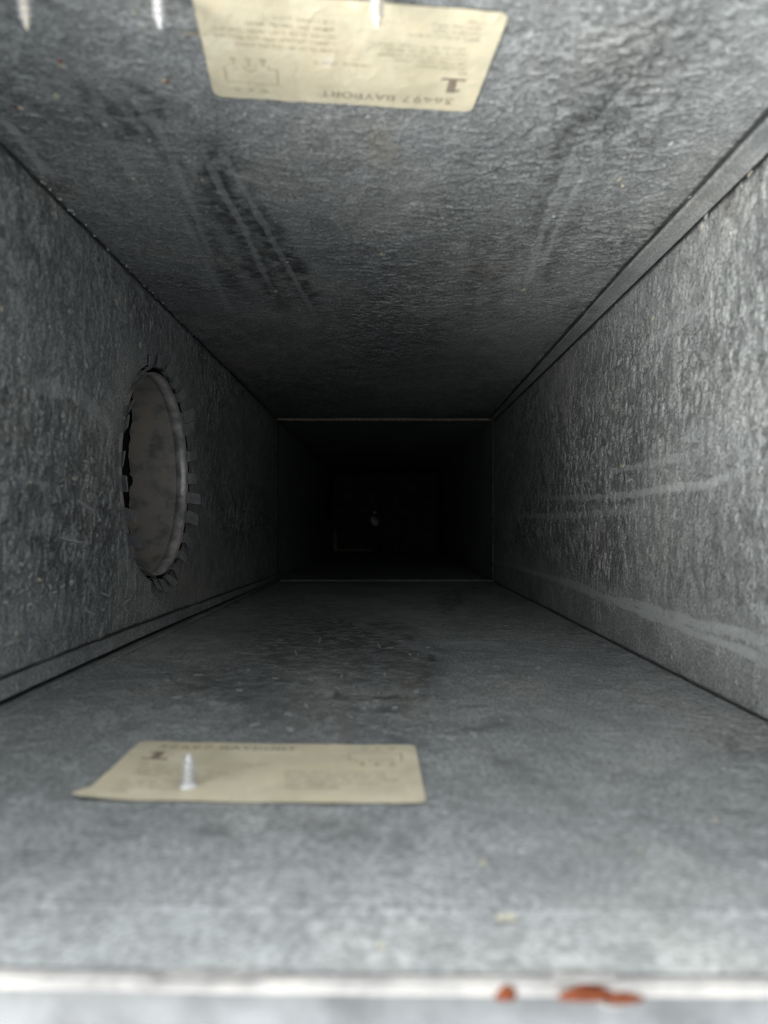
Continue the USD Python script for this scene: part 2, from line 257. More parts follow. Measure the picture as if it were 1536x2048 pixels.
def taper(d, a_, b_): return a_ + (b_ - a_) * np.clip((d - .55) / (D_JOINT - .55), 0, 1)
def wall_panel(wall, parent, mat, label, d0=D_HEM, d1=D_JOINT, off=0.0, coarse=False, seed=0):
    u0, u1 = RANGE[wall]
    if coarse:
        us = np.linspace(u0, u1, 60); ds = np.linspace(d0, d1, 160)
    else:
        us = np.linspace(u0, u1, int((u1 - u0) / 0.0013))
        ds = [d0]
        while ds[-1] < d1: ds.append(ds[-1] + (0.00105 if ds[-1] < 0.75 else 0.00105 + 0.003 * (ds[-1] - 0.75) / 0.5))
        ds = np.array(ds); ds[-1] = d1
    U, D = np.meshgrid(us, ds); u, d = U.ravel(), D.ravel(); n = len(u)
    q = grid_faces(len(us), len(ds), FLIP[wall])
    stain_shade = np.zeros((n, 3)); smooth = np.zeros(n); dusty = np.zeros(n)
    if not coarse:
        px = pixel_of(wall, u, d)
        jit = np.stack([u, d, 0 * u], 1)
        wob = (fbm(jit * 60, 3, seed + 5) - .5); fine = fbm(jit * np.array([170, 170, 1]), 3, seed + 9)
        for (w, kind, wpx, s, pts, pix) in MARKS:
            if w != wall: continue
            L = np.array(pts); mpp = L[:, 1].mean() / F_PX
            if kind == 'l' and wall == 'b': s = s * 1.1
            if kind == 'd': s = min(.95, s * {'t': 1.3 + .5 * (pts[0][0] > .02), 'b': 1.6}.get(wall, 1.0)); wpx = wpx * {'t': 2.0, 'b': 1.8}.get(wall, 1)
            if kind == 't' and wall == 'b': s = s * .5
            hw = wpx * mpp
            # across the streak distances are metric on the wall
            if wall in 'lr' or kind != 'd' or True:
                ex_ = .15 if wall == 'b' else 0; lo, hi = L.min(0) - 3 * hw - .02 - ex_, L.max(0) + 3 * hw + .02 + ex_
                m = np.flatnonzero((u > lo[0]) & (u < hi[0]) & (d > lo[1]) & (d < hi[1]))
            if not len(m): continue
            if wall == 'b':          # the sweeps on the lower panel are long ovals in the direction of the draught
                dm = np.array(pix, float)
                dist, along = seg_dist(px[m], dm); dist = dist * hw / wpx
            else: dist, along = seg_dist(np.stack([u[m], d[m]], 1), L)
            soft = {'d': 1.35, 'l': .45, 't': 1.6}[kind]
            k = np.clip((hw * (1 + 0.9 * wob[m]) * (1 + soft * .5) - dist) / (hw * soft), 0, 1)
            k = k * k * (3 - 2 * k) * s * np.clip(4.5 * np.minimum(along, 1 - along) + (.35 if kind == 'l' else 0.0), 0, 1)
            ch = {'d': 0, 'l': 1, 't': 2}[kind]
            k = k * np.clip(0.45 + 1.9 * (fine[m] - .38), 0, 1) if kind != 'l' else k * np.clip(.5 + fine[m], 0, 1)
            stain_shade[m, ch] = np.maximum(stain_shade[m, ch], k)
            if kind == 'l': smooth[m] = np.maximum(smooth[m], np.clip(k / max(s, .01), 0, 1) * min(1, .3 + s) * (.65 if wall == 't' else 1))
            if kind == 'd' and wall != 'b': dusty[m] = np.maximum(dusty[m], k)
    p3 = np.stack([u, d, np.full(n, seed * 3.7)], 1); rel = np.full(n, .3)
    # relief: low buckles of the sheet, crusty dust ridges across the draught, small grains
    h = (fbm(p3 * np.array([4, 2.2, 1]), 2, seed) - .5) * 0.0022
    if not coarse:
        patch = np.clip((fbm(p3 * np.array([9, 6, 1]), 3, seed + 3) - .28) * 2.2, 0.35, 1.1)
        base = {'t': 1.4, 'b': .7, 'l': 2.1, 'r': 2.3}[wall]
        if wall == 'b': patch = patch * (0.6 + 0.9 * np.clip((u - 0.02) / .15, 0, 1))
        if wall == 'r': patch = patch * (0.35 + .65 * np.clip((u + .060 - .02 * (d - .4)) / .02, 0, 1))
        if wall == 'l': patch = patch * (0.45 + .55 * np.clip((u + .05) / .06, 0, 1)) * (0.5 + .5 * np.clip((np.hypot(u - HOLE_U, d - HOLE_D) - .10) / .04, 0, 1))
        wu = p3 + 0.004 * np.stack([noise(p3 * 120, seed + 31) - .5, noise(p3 * 120, seed + 32) - .5, 0 * u], 1)
        asp = np.array([1.0, 1.5, 1]) if wall in 'tb' else np.array([.62, 1.05, 1])
        a = fbm(wu * 165 * asp, 3, seed + 11); b2 = noise(wu * 290 * asp, seed + 17); a3 = noise(wu * 210 * asp, seed + 23)
        crest = np.clip(1 - np.abs(a3 - .5) * 8, 0, 1) * np.clip((noise(p3 * np.array([70, 120, 1]), seed + 24) - .35) * 3, 0, 1)
        lump = np.clip((a - .47) / .16, 0, 1); lump = lump * lump * (3 - 2 * lump)
        crust = .62 * lump + .35 * np.clip((b2 - .52) * 2.4, 0, 1) + .34 * crest
        stain_shade[:, 0] = np.maximum(stain_shade[:, 0], np.clip(.42 - 1.2 * crust, 0, .38) * np.clip(patch * base, 0, 1.2) * (1 - smooth))  # pits between the lumps darkened in colour, like shade
        stain_shade[:, 1] = np.maximum(stain_shade[:, 1], np.clip(crest - .3, 0, 1) * .24 * np.clip(patch * base, 0, 1) * (1 - smooth))  # ridge crests paled in colour, like lit edges
        rel = np.clip(base * patch, 0, 1.6) * (1 - .9 * smooth) * (1 + .6 * dusty) * {'t': 1.0, 'b': .9, 'l': .9, 'r': 1.0}[wall] * .95
        cr = 0.00115 * base * patch * (1 - .92 * smooth) * (1 + 0.6 * dusty) * crust; h += cr; lean = cr * 1.1
        for key, L in LABELS.items():
            if key != wall: continue
            ca, sa = math.cos(L['a']), math.sin(L['a'])
            ru = (u - L['c'][0]) * ca + (d - L['c'][1]) * sa; rd = -(u - L['c'][0]) * sa + (d - L['c'][1]) * ca
            rel = rel + 0; inside = np.clip((L['w'] / 2 - np.abs(ru)) / .002, 0, 1) * np.clip((L['l'] / 2 - np.abs(rd)) / .002, 0, 1)
            low = (fbm(p3 * np.array([4, 2.2, 1]), 2, seed) - .5) * 0.0022
            h = h * (1 - inside) + (low - 0.0006) * inside
    edge = np.minimum(u - u0, u1 - u)
    if coarse: lean = 0
    lean = lean * np.clip(edge / .006, 0, 1) * np.clip((d - d0) / .01, 0, 1) * np.clip((d1 - d) / .01, 0, 1)
    if wall == 'l' and not coarse: lean = lean * np.clip((np.hypot(u - HOLE_U, d - HOLE_D) - HOLE_R) / .006, 0, 1)
    h = h * np.clip(edge / .006, 0, 1) - 0.0018 * np.clip(1 - edge / .0016, 0, 1)     # open seam groove along the corners
    if not coarse:                                # crevice shade painted dark along the seams and corners
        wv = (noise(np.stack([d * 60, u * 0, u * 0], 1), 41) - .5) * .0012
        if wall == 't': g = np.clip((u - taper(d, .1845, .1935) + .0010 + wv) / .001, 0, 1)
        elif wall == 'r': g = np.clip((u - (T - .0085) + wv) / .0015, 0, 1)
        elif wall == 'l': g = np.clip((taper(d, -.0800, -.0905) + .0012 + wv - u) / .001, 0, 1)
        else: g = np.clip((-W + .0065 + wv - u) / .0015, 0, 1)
        stain_shade[:, 0] = np.maximum(stain_shade[:, 0], .97 * g); stain_shade[:, 1] *= 1 - g; stain_shade[:, 2] *= 1 - g
    h += off
    if wall == 'l' and not coarse:
        r = np.hypot(u - HOLE_U, d - HOLE_D); inside = r < HOLE_R - 0.0004
        keep = ~np.all(inside[q], axis=1); q = q[keep]
        used = np.unique(q); snap = used[inside[used]]
        f = HOLE_R / np.maximum(r[snap], 1e-6)
        u, d = u.copy(), d.copy()
        u[snap] = HOLE_U + (u[snap] - HOLE_U) * f; d[snap] = HOLE_D + (d[snap] - HOLE_D) * f
        h[snap] = 0
    v = place(wall, u, d - lean, h)
    used = np.unique(q); re = np.full(n, -1); re[used] = np.arange(len(used))
    return part('wall_panel', (v[used], re[q]), mat, parent, smooth=True, label=label, stain_shade=stain_shade[used], relief=rel[used])

# ------------------------------------------------------------------ the near duct section
duct = thing('sheet_metal_duct', 'open grey galvanised sheet metal duct section with a round hole in its left wall', 'duct')
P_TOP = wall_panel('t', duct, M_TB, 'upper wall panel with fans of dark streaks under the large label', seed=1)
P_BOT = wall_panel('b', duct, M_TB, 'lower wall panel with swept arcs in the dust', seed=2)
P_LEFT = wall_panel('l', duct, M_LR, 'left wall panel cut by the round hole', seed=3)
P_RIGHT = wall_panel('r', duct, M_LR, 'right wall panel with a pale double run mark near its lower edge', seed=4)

def ring_strip(profile, mat, name, parent, label=None, sides='tblr'):
    """profile: list of (outward, depth); swept along the chosen sides of the mouth's rectangle with mitred corners."""
    made = []
    for s in sides:
        vs, fs = [], []
        nseg = 48
        pr = np.array(profile)
        rows = []
        for k in range(nseg + 1):
            t = k / nseg
            pts = []
            for (o, dp) in pr:
                if s in 'tb':
                    x = -(W + o) + 2 * (W + o) * t
                    y = (T + o) if s == 't' else -(B + o) + float(warp_b(np.array(np.clip(x, -W, W)), np.array(dp)))
                else:
                    y = -(B + o) + (T + B + 2 * o) * t
                    x = -(W + o) if s == 'l' else (W + o)
                pts.append((x, y, CAM_Z - dp))
            rows.append(pts)
        v = np.array(rows).reshape(-1, 3); n = len(pr)
        i = np.arange((nseg + 1) * n).reshape(nseg + 1, n)
        q = np.stack([i[:-1, :-1], i[1:, :-1], i[1:, 1:], i[:-1, 1:]], -1).reshape(-1, 4)
        if s in 'bl': q = q[:, ::-1]
        if s in 'lr': q = q[:, ::-1]
        q = q[:, ::-1]
        made.append((s, v, q))
    return made

# inner hem below the mouth, 1 mm behind the panels, then a rolled white lip, then the flange turned outwards
hem = [(0.0000, D_HEM + 0.0012), (0.0002, D_HEM + .0002), (0.0012, D_HEM), (0.0013, D_HEM - .002), (0.0010, D_MOUTH + .004), (0.0011, D_MOUTH + .0026)]
for s, v, q in ring_strip(hem, M_TB, 'hem', duct):
    part('hem_strip', (v, q), M_TB, duct, smooth=True)
a = np.linspace(math.pi, -0.35, 13)
lip = [(0.0011 + .0026 + 0.0021 * math.cos(t), D_MOUTH + .0026 - .0026 * math.sin(t)) for t in a]
def wobble(v, amp, sc, seed):
    return v + (fbm(v * sc, 3, seed)[:, None] - .5) * amp * np.array([0.3, 1, 1])
for s, v, q in ring_strip(lip, M_WHITE, 'lip', duct):
    rim = part('mouth_rim', (wobble(wobble(v, .0012, 45, 3), .0008, 160, 4), q), M_WHITE, duct, smooth=True, label='white crusted rim of the mouth' if s == 'b' else None)
    if s == 'b': RIM = rim
fl = [(0.0052, D_MOUTH + .0042), (0.0060, D_MOUTH + .0050), (0.0068, D_MOUTH + .0042), (0.012, D_MOUTH + .0036), (0.046, D_MOUTH + .0050), (0.0475, D_MOUTH + .0058), (0.0475, D_MOUTH + .012)]
for s, v, q in ring_strip(fl, M_FLANGE, 'flange', duct):
    part('mouth_flange', (wobble(v, .0006, 40, 8), q), M_FLANGE, duct, smooth=True)
# unseen casing added to block light leaking in behind the seams
shell = trimesh.util.concatenate([trimesh.creation.box(bounds=bd) for bd in (
    [(-W - .012, T + .004, -.01), (W + .012, T + .005, zz(D_MOUTH + .0045))], [(-W - .012, -B - .012, -.01), (W + .012, -B - .011, zz(D_MOUTH + .0045))],
    [(W + .004, -B - .0116, -.012), (W + .005, T + .0046, zz(D_MOUTH + .0045))])])
part('light_block', shell, M_SEAM, duct)
zc = zz(HOLE_D)
side = sbox(-B - .0116, -.012, T + .0046, zz(D_MOUTH + .0045)).difference(Point(HOLE_U, zc).buffer(HOLE_R + .0015, 48))
ex = trimesh.creation.extrude_polygon(side, .001, engine='earcut')      # in (y, z), thickness along x
ex.vertices = np.stack([-W - .005 + ex.vertices[:, 2], ex.vertices[:, 0], ex.vertices[:, 1]], 1); ex.fix_normals()
part('light_block', ex, M_SEAM, duct)

# folded corner seams: the strip along the upper right corner and the ridge along the lower left corner
def seam(wall, ua, ub, h, name, label, ins=0.0009):
    """ua, ub: functions of depth giving the strip's two edges on the wall."""
    ds = np.linspace(D_HEM + .001, D_JOINT - .001, 140)
    prof = []
    rows = []
    for d in ds:
        a_, b_ = ua(d), ub(d); e = 0.0010 * np.sign(b_ - a_)
        wv = (noise(np.array([[d * 30, 0.3, 1.0]]), 4)[0] - .5) * 0.0011
        pts = [(a_ + e * 5, -.0015), (a_ + e * 5, h * .55), (a_ + wv, h * .6), (a_ + e * .3 + wv, h), ((a_ + b_) / 2, h * .93), (b_ - e * .4, h), (b_, h * .6), (b_ - e * 4, h * .5), (b_ - e * 4, -.0015)]
        rows.append(place(wall, np.array([p[0] for p in pts]), d, np.array([p[1] for p in pts])))
    v = np.array(rows).reshape(-1, 3); n = 9
    q = grid_faces(n, len(ds), FLIP[wall] ^ (ub(0.4) < ua(0.4)))
    st = np.zeros((len(v), 3)); st[:, 0] = (np.tile(np.array([1, 1, .5, 0, 0, 0, .5, 1, 1.0]), len(ds)) * .8)  # strip sides and undercuts coloured dark as crevice shade
    return part(name, (v, q), M_SEAM, duct, smooth=False, label=label, stain_shade=st)
def taper(d, a_, b_): return a_ + (b_ - a_) * np.clip((d - .55) / (D_JOINT - .55), 0, 1)
seam('t', lambda d: taper(d, .1845, .1935), lambda d: .2003, .0066, 'corner_seam', 'folded seam strip along the upper right corner')
seam('l', lambda d: taper(d, -.0800, -.0905), lambda d: taper(d, -.0900, -.0970), .0058, 'corner_seam', 'folded seam strip along the lower left corner')
seam('l', lambda d: taper(d, -.0925, -.0985), lambda d: taper(d, -.0970, -.1010), .0085, 'corner_seam', 'narrow second fold beside the lower left corner')

# ------------------------------------------------------------------ the second section beyond the joint
duct2 = thing('sheet_metal_duct', 'dark further duct section beyond the joint line in the middle', 'duct')
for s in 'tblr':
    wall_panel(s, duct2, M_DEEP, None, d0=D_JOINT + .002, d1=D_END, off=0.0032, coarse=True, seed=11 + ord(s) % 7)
def joint_edge(s, mat, thick, label=None):
    u0, u1 = RANGE[s]; us = np.linspace(u0 + .001, u1 - .001, 150)
    nz = noise(np.stack([us * 70, us * 0, us * 0], 1), 5) * .0012
    prof = [(-.001, .0), (thick * .8, .0), (thick, .0005), (thick, .012)]
    v = np.concatenate([place(s, us, D_JOINT + dp - (nz if k == 1 else 0), h + (nz * .6 if k in (1, 2) else 0)) for k, (h, dp) in enumerate(prof)]).reshape(len(prof), -1, 3)
    v = v.transpose(1, 0, 2).reshape(-1, 3); n = len(prof)
    q = grid_faces(n, len(us), not FLIP[s])
    return part('joint_edge', (v, q), mat, duct2, label=label)
joint_edge('t', M_TANDUST, .0038, 'tan dust-crusted upper edge of the joint')
joint_edge('b', M_SEAM, .0030, 'bare metal lower edge of the joint')
joint_edge('l', M_PLATE, .0020); joint_edge('r', M_DARK_EDGE, .0024)
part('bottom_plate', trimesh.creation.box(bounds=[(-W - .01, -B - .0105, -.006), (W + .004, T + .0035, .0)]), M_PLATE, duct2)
for (x0, x1, y0, y1) in ((-.198, -.186, -.098, -.02), (-.1855, -.05, -.098, -.090)):
    g = trimesh.creation.box(bounds=[(x0, y0, .0005), (x1, y1, .006)]).subdivide().subdivide().subdivide()
    g.vertices += (np.array([noise(g.vertices * 90, k) for k in range(3)]).T - .5) * .004; g.vertices[:, 2] = np.maximum(g.vertices[:, 2], .0004)
    part('dirt_ridge', g, M_TANDUST, duct2, smooth=True)

# a white scrap lying at the bottom
sc = trimesh.creation.icosphere(subdivisions=4, radius=1.0)
v = sc.vertices * np.array([.013, .019, .007]); v = v * (0.65 + 0.7 * fbm(sc.vertices * 1.7 + 4, 3, 2))[:, None]
ca, sa = math.cos(.5), math.sin(.5); v = np.stack([v[:, 0] * ca - v[:, 1] * sa, v[:, 0] * sa + v[:, 1] * ca, v[:, 2]], 1)
v[:, 2] -= v[:, 2].min()
s0 = trimesh.creation.icosphere(subdivisions=3, radius=.006); v2 = s0.vertices * (0.7 + .6 * fbm(s0.vertices * 200, 2, 5))[:, None] + np.array([.001, .033, .005])
scrap = thing('paper_scrap', 'small crumpled white scrap lying far down on the dark duct bottom', 'scrap', (-.041, .020, .0006))
part('crumpled_wad', (v + scrap.loc, sc.faces), M_SCRAP, scrap, smooth=True); part('torn_end', (v2 + scrap.loc, s0.faces), M_SCRAP, scrap, smooth=True)

# ------------------------------------------------------------------ round branch collar in the left wall
collar = thing('round_collar', 'round take-off collar with bent metal tabs set in the left duct wall', 'duct collar', (-W, HOLE_U, zz(HOLE_D)))
C = np.array([-W, HOLE_U, zz(HOLE_D)])
def lathe_x(profile, nseg=120, jag=None, seed=0):
    """profile of (x inward +, radius) turned about the collar's axis."""
    th = np.linspace(0, 2 * math.pi, nseg, endpoint=False)
    rows = []
    for k, (x, r) in enumerate(profile):
        xx = np.full(nseg, x); rr = np.full(nseg, r)
        if jag is not None and k == len(profile) - 1: xx = xx + (fbm(np.stack([np.cos(th) * 3, np.sin(th) * 3, th * 0], 1) * 2.2, 3, seed) - .5) * jag
        rows.append(np.stack([xx, rr * np.cos(th), rr * np.sin(th)], 1))
    v = np.array(rows); n = len(profile)
    i = np.arange(n * nseg).reshape(n, nseg); j = np.roll(i, -1, 1)
    q = np.stack([i[:-1], j[:-1], j[1:], i[1:]], -1).reshape(-1, 4)
    return v.reshape(-1, 3) + C, q
R = .0912
RT = HOLE_R - .0012
SH = np.array([0, 0, -.004])          # the sleeve sits a little deeper than the hole's centre
pipe = [(-.0012, R), (-.003, R), (-.0135, R), (-.016, R - .0005), (-.040, R - .0005), (-.060, R - .0012)]
v, q = lathe_x(pipe, 160, .012, 3)
v = v + SH + (fbm(v * 45, 3, 6)[:, None] - .5) * .0016 * np.array([0, 1, 1])
kk = np.clip(-(v[:, 2] - C[2]) / R, 0, 1)            # the sleeve is cut on a slant: longest on the far side
v[:, 0] = np.where(v[:, 0] < C[0] - .020, C[0] - .020 - (C[0] - .020 - v[:, 0]) * (.02 + 1.0 * kk), v[:, 0])
part('pipe_sleeve', (v, q), M_COLLAR, collar, smooth=True)
bead = [(-.0034, R - .0002), (-.0045, R - .0010), (-.0065, R - .0020), (-.0085, R - .0022), (-.0105, R - .0018), (-.0125, R - .0008), (-.0132, R - .0002)]
vb_, qb_ = lathe_x(bead, 160); vb_ = vb_ + SH
part('bead', (vb_, qb_), M_BEAD, collar, smooth=True, label='worn shiny bead ring inside the collar')
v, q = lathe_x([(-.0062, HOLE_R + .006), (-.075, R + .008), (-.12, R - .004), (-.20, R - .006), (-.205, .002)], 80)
part('unlit_branch', (v, q), M_UNLIT, collar, smooth=30)  # tube behind the sleeve, coloured black as unlit depth
NT = 27
for k in range(NT):
    th = 2 * math.pi * (k + .5) / NT + random.uniform(-.05, .05)
    wd = .0060 + random.uniform(-.0008, .0008); L = .0088 + random.uniform(-.002, .0022)
    near = math.sin(th) > 0.35                 # the side nearer the mouth lies flatter
    bend = math.radians(random.uniform(25, 78) if near else random.uniform(12, 46))
    twist = random.uniform(-.25, .25) if near else random.uniform(-.22, .22)
    rad = np.array([0, math.cos(th), math.sin(th)]); tan = np.array([0, -math.sin(th), math.cos(th)]); inn = np.array([1.0, 0, 0])
    pts, faces = [], []
    prof = [(RT - .0006, -.002), (RT - .0004, .0012)] + [(RT + .0004 + t * L * math.cos(bend), .0022 + t * L * math.sin(bend)) for t in (0, .5, 1)]
    for m_, (r, x) in enumerate(prof):
        ww = wd * (1.0 if m_ < 4 else .93); tw = twist * max(0, m_ - 2) * .5
        for sgn in (-1, 1):
            for layer in (0, 1):
                pts.append(C + rad * r + inn * (x + layer * .0006 + sgn * tw * .0035) + tan * sgn * ww + rad * (-layer * .0004 if m_ < 2 else 0))
    n = len(prof); P = np.array(pts)
    i = np.arange(n * 4).reshape(n, 4)
    for m_ in range(n - 1):
        for (a_, b_) in ((0, 1), (1, 3), (3, 2), (2, 0)):
            faces += [[i[m_, a_], i[m_ + 1, a_], i[m_ + 1, b_], i[m_, b_]]]
    faces += [[i[-1, 0], i[-1, 2], i[-1, 3], i[-1, 1]], [i[0, 0], i[0, 1], i[0, 3], i[0, 2]]]
    tm = trimesh.Trimesh(P, np.vstack([[f[0], f[1], f[2]] for f in faces] + [[f[0], f[2], f[3]] for f in faces]), process=False); tm.fix_normals()
    part('tab', tm, M_TAB, collar)

# ------------------------------------------------------------------ labels
def label_on(wall, name_label, text_flip):
    L = LABELS[wall]; ca, sa = math.cos(L['a']), math.sin(L['a'])
    w, l = L['w'], L['l']
    def to_wall(p, h):           # p in label coordinates: x along the writing, y up the writing (deeper into the duct)
        x = p[:, 0] * (1 if wall == 'b' else -1); y = p[:, 1]
        uu = L['c'][0] + x * ca - y * sa; dd = L['c'][1] + x * sa + y * ca
        seed = 1 if wall == 't' else 2
        low = (fbm(np.stack([uu, dd, np.full(len(uu), seed * 3.7)], 1) * np.array([4, 2.2, 1]), 2, seed) - .5) * 0.0022
        wr = fbm(np.stack([p[:, 0] * 1.4, p[:, 1], p[:, 0] * 0], 1) * 55, 3, 21)
        crease = np.clip(1 - np.abs(np.sin((p[:, 0] * .8 + p[:, 1] * .5) * 95 + 4 * wr)) * 7, 0, 1) * np.clip((wr - .5) * 6, 0, 1)
        return place(wall, uu, dd, low + .0002 + .0005 * wr + .00025 * crease + h)
    lb = thing('paper_label', name_label, 'label')
    r = .0042
    nx, ny = 130, 72
    X, Y = np.meshgrid(np.linspace(-w / 2, w / 2, nx), np.linspace(-l / 2, l / 2, ny)); x, y = X.ravel().copy(), Y.ravel().copy()
    cx, cy = np.clip(x, -w / 2 + r, w / 2 - r), np.clip(y, -l / 2 + r, l / 2 - r)      # round the corners by pulling the grid in
    dx, dy = x - cx, y - cy; m = np.maximum(np.abs(dx), np.abs(dy)); dd = np.hypot(dx, dy)
    k = np.where(dd > 0, m / np.maximum(dd, 1e-9), 1); x, y = cx + dx * k, cy + dy * k
    p = np.stack([x, y], 1)
    if wall == 'b':              # one corner was left square and curls up
        far = np.clip(1 - np.hypot(p[:, 0] + w / 2, p[:, 1] + l / 2) / .012, 0, 1)
        p = p + far[:, None] * np.array([-.004, -.0012])
        curl = far * .0022
    else: curl = 0
    top = to_wall(p, 0.00012 + curl)
    q = grid_faces(nx, ny, False)
    c_in = {'t': np.array([0, -1.0, 0]), 'b': np.array([0, 1.0, 0])}[wall]
    tm = trimesh.Trimesh(top, np.vstack([q[:, [0, 1, 2]], q[:, [0, 2, 3]]]), process=False)
    if tm.face_normals.mean(0) @ c_in < 0: tm.invert()
    part('paper', tm, M_PAPER, lb, smooth=True)
    def ink(mesh2, mat, nm, h=.00022):
        v = np.asarray(mesh2.vertices); f = mesh2.faces
        tz = to_wall(v[:, :2], h)
        t2 = trimesh.Trimesh(tz, f, process=False)
        if len(f) and t2.face_normals.mean(0) @ c_in < 0: t2.invert()
        part(nm, t2, mat, lb)
    def flat(polys, fine=.003):
        ms = []
        for g in polys:
            v_, f_ = trimesh.creation.triangulate_polygon(g, engine='earcut')
            ms.append(trimesh.Trimesh(np.column_stack([v_, np.zeros(len(v_))]), f_, process=False))
        t = trimesh.util.concatenate(ms)
        vv, ff = trimesh.remesh.subdivide_to_size(t.vertices, t.faces, fine, max_iter=12)
        return trimesh.Trimesh(vv, ff, process=False)
    def text(s, height, width, x, y, bold=True):
        t = meshkit.text_mesh(s, height, 0.0005, bold=bold); vz = t.vertices[:, 2]
        keep = np.all(vz[t.faces] > .0004, axis=1); t.update_faces(keep); t.remove_unreferenced_vertices()
        b_ = t.bounds; t.vertices[:, 0] = (t.vertices[:, 0] - b_[0, 0]) / (b_[1, 0] - b_[0, 0]) * width + x; t.vertices[:, 1] += y - b_[0, 1]
        vv, ff = trimesh.remesh.subdivide_to_size(t.vertices, t.faces, .004, max_iter=12)
        return trimesh.Trimesh(vv, ff, process=False)
    top_y = l / 2
    ink(trimesh.util.concatenate([text('36497', .0046, .0240, -w / 2 + .0105, top_y - .0098, False), text('BAYPORT', .0046, .0345, -w / 2 + .0385, top_y - .0098, False)]), M_INK, 'title_print')
    # large figure 1 with a slab foot
    x1, y1 = -w / 2 + .0125, top_y - .0245
    ink(flat([Polygon([(x1 - .0045, y1), (x1 + .0065, y1), (x1 + .0065, y1 + .0016), (x1 + .0030, y1 + .0016), (x1 + .0030, y1 + .0105), (x1 - .0005, y1 + .0105), (x1 - .0033, y1 + .0092), (x1 - .0033, y1 + .0080), (x1 - .0008, y1 + .0084), (x1 - .0008, y1 + .0016), (x1 - .0045, y1 + .0016)])], 0.002), M_INK, 'figure_print')
    # faded lines of writing, too worn to read: strokes of word length
    rr = random.Random(31 if wall == 't' else 32)
    polys = []
    def words(x, y, n, hh=.0017, gap=.0017):
        for _ in range(n):
            for _c in range(rr.randint(3, 9)):
                cw = rr.uniform(.0007, .0014)
                for _s in range(rr.randint(1, 2)):
                    yy = y + rr.uniform(0, hh * .7); polys.append(sbox(x + rr.uniform(0, .0002), yy, x + cw * rr.uniform(.6, 1), yy + hh * rr.uniform(.22, .5)))
                if rr.random() < .6: xx = x + rr.uniform(0, cw * .6); polys.append(sbox(xx, y, xx + .00035, y + hh))
                x += cw + .0003
            x += gap
        return x
    for k, n in enumerate((1, 2, 3, 4, 4, 4)): words(-w / 2 + .0085 + .0008 * k, top_y - .0290 - .0031 * k, n)
    for k, n in enumerate((3, 2, 2, 1)): words(-w / 2 + .0085, top_y - .0510 - .0033 * k, n)
    words(-w / 2 + .0520, top_y - .0300, 2)
    for k, n in enumerate((4, 5, 5, 4, 3)): words(w / 2 - .0560 + .0005 * k, top_y - .0385 - .0042 * k, n, .0021)
    ink(flat(polys, .004), M_FAINT, 'faded_print')
    # the diagram: three signs, an open bracket box, three dimension signs
    dx0, dx1, dy1, dy0 = w / 2 - .0305, w / 2 - .0070, top_y - .0115, top_y - .0225
    t_ = .00055
    ds_ = [sbox(dx0, dy0, dx0 + t_, dy1), sbox(dx1 - t_, dy0, dx1, dy1), sbox(dx0 + t_, dy1 - t_, dx1 - t_, dy1), sbox(dx0 + t_, dy0, dx0 + .0042, dy0 + t_), sbox(dx0 + .0042 - t_, dy0 - .0022, dx0 + .0042, dy0)]
    ds_ += [Point(dx0 + .0120, dy0 - .0005).buffer(.0032).difference(Point(dx0 + .0120, dy0 - .0005).buffer(.0026)).intersection(sbox(dx0, dy0 - .0006, dx1, dy0 + .01)),
            sbox(dx0 + .0162, dy0 + .0012, dx1 - .0040, dy0 + .0012 + t_)]
    for cx_ in (dx0 + .0062, dx0 + .0125, dx1 - .0045):
        ds_ += [Point(cx_, dy0 - .0052).buffer(.0013).difference(Point(cx_, dy0 - .0052).buffer(.0006)), sbox(cx_ - .0004, dy0 - .0036, cx_ + .0004, dy0 - .0012)]
    for k, cx_ in enumerate((dx0 + .0070, dx0 + .0128, dx0 + .0190)):
        cy_ = top_y - .0066
        ds_ += ([Point(cx_, cy_).buffer(.0014).difference(Point(cx_, cy_).buffer(.0008))] if k != 1 else [sbox(cx_ - .0013, cy_ - .00035, cx_ + .0013, cy_ + .00035), sbox(cx_ - .00035, cy_ + .00036, cx_ + .00035, cy_ + .0013), sbox(cx_ - .00035, cy_ - .0013, cx_ + .00035, cy_ - .00036)])
    ink(flat([g for g in ds_ if g.geom_type == 'Polygon' and g.area > 0], .003), M_FAINT, 'diagram_print')
    return lb
label_on('t', 'large tan paper label on the upper duct wall, its writing upside down', True)
label_on('b', 'tan paper label on the lower duct wall, pierced by one upright screw', False)

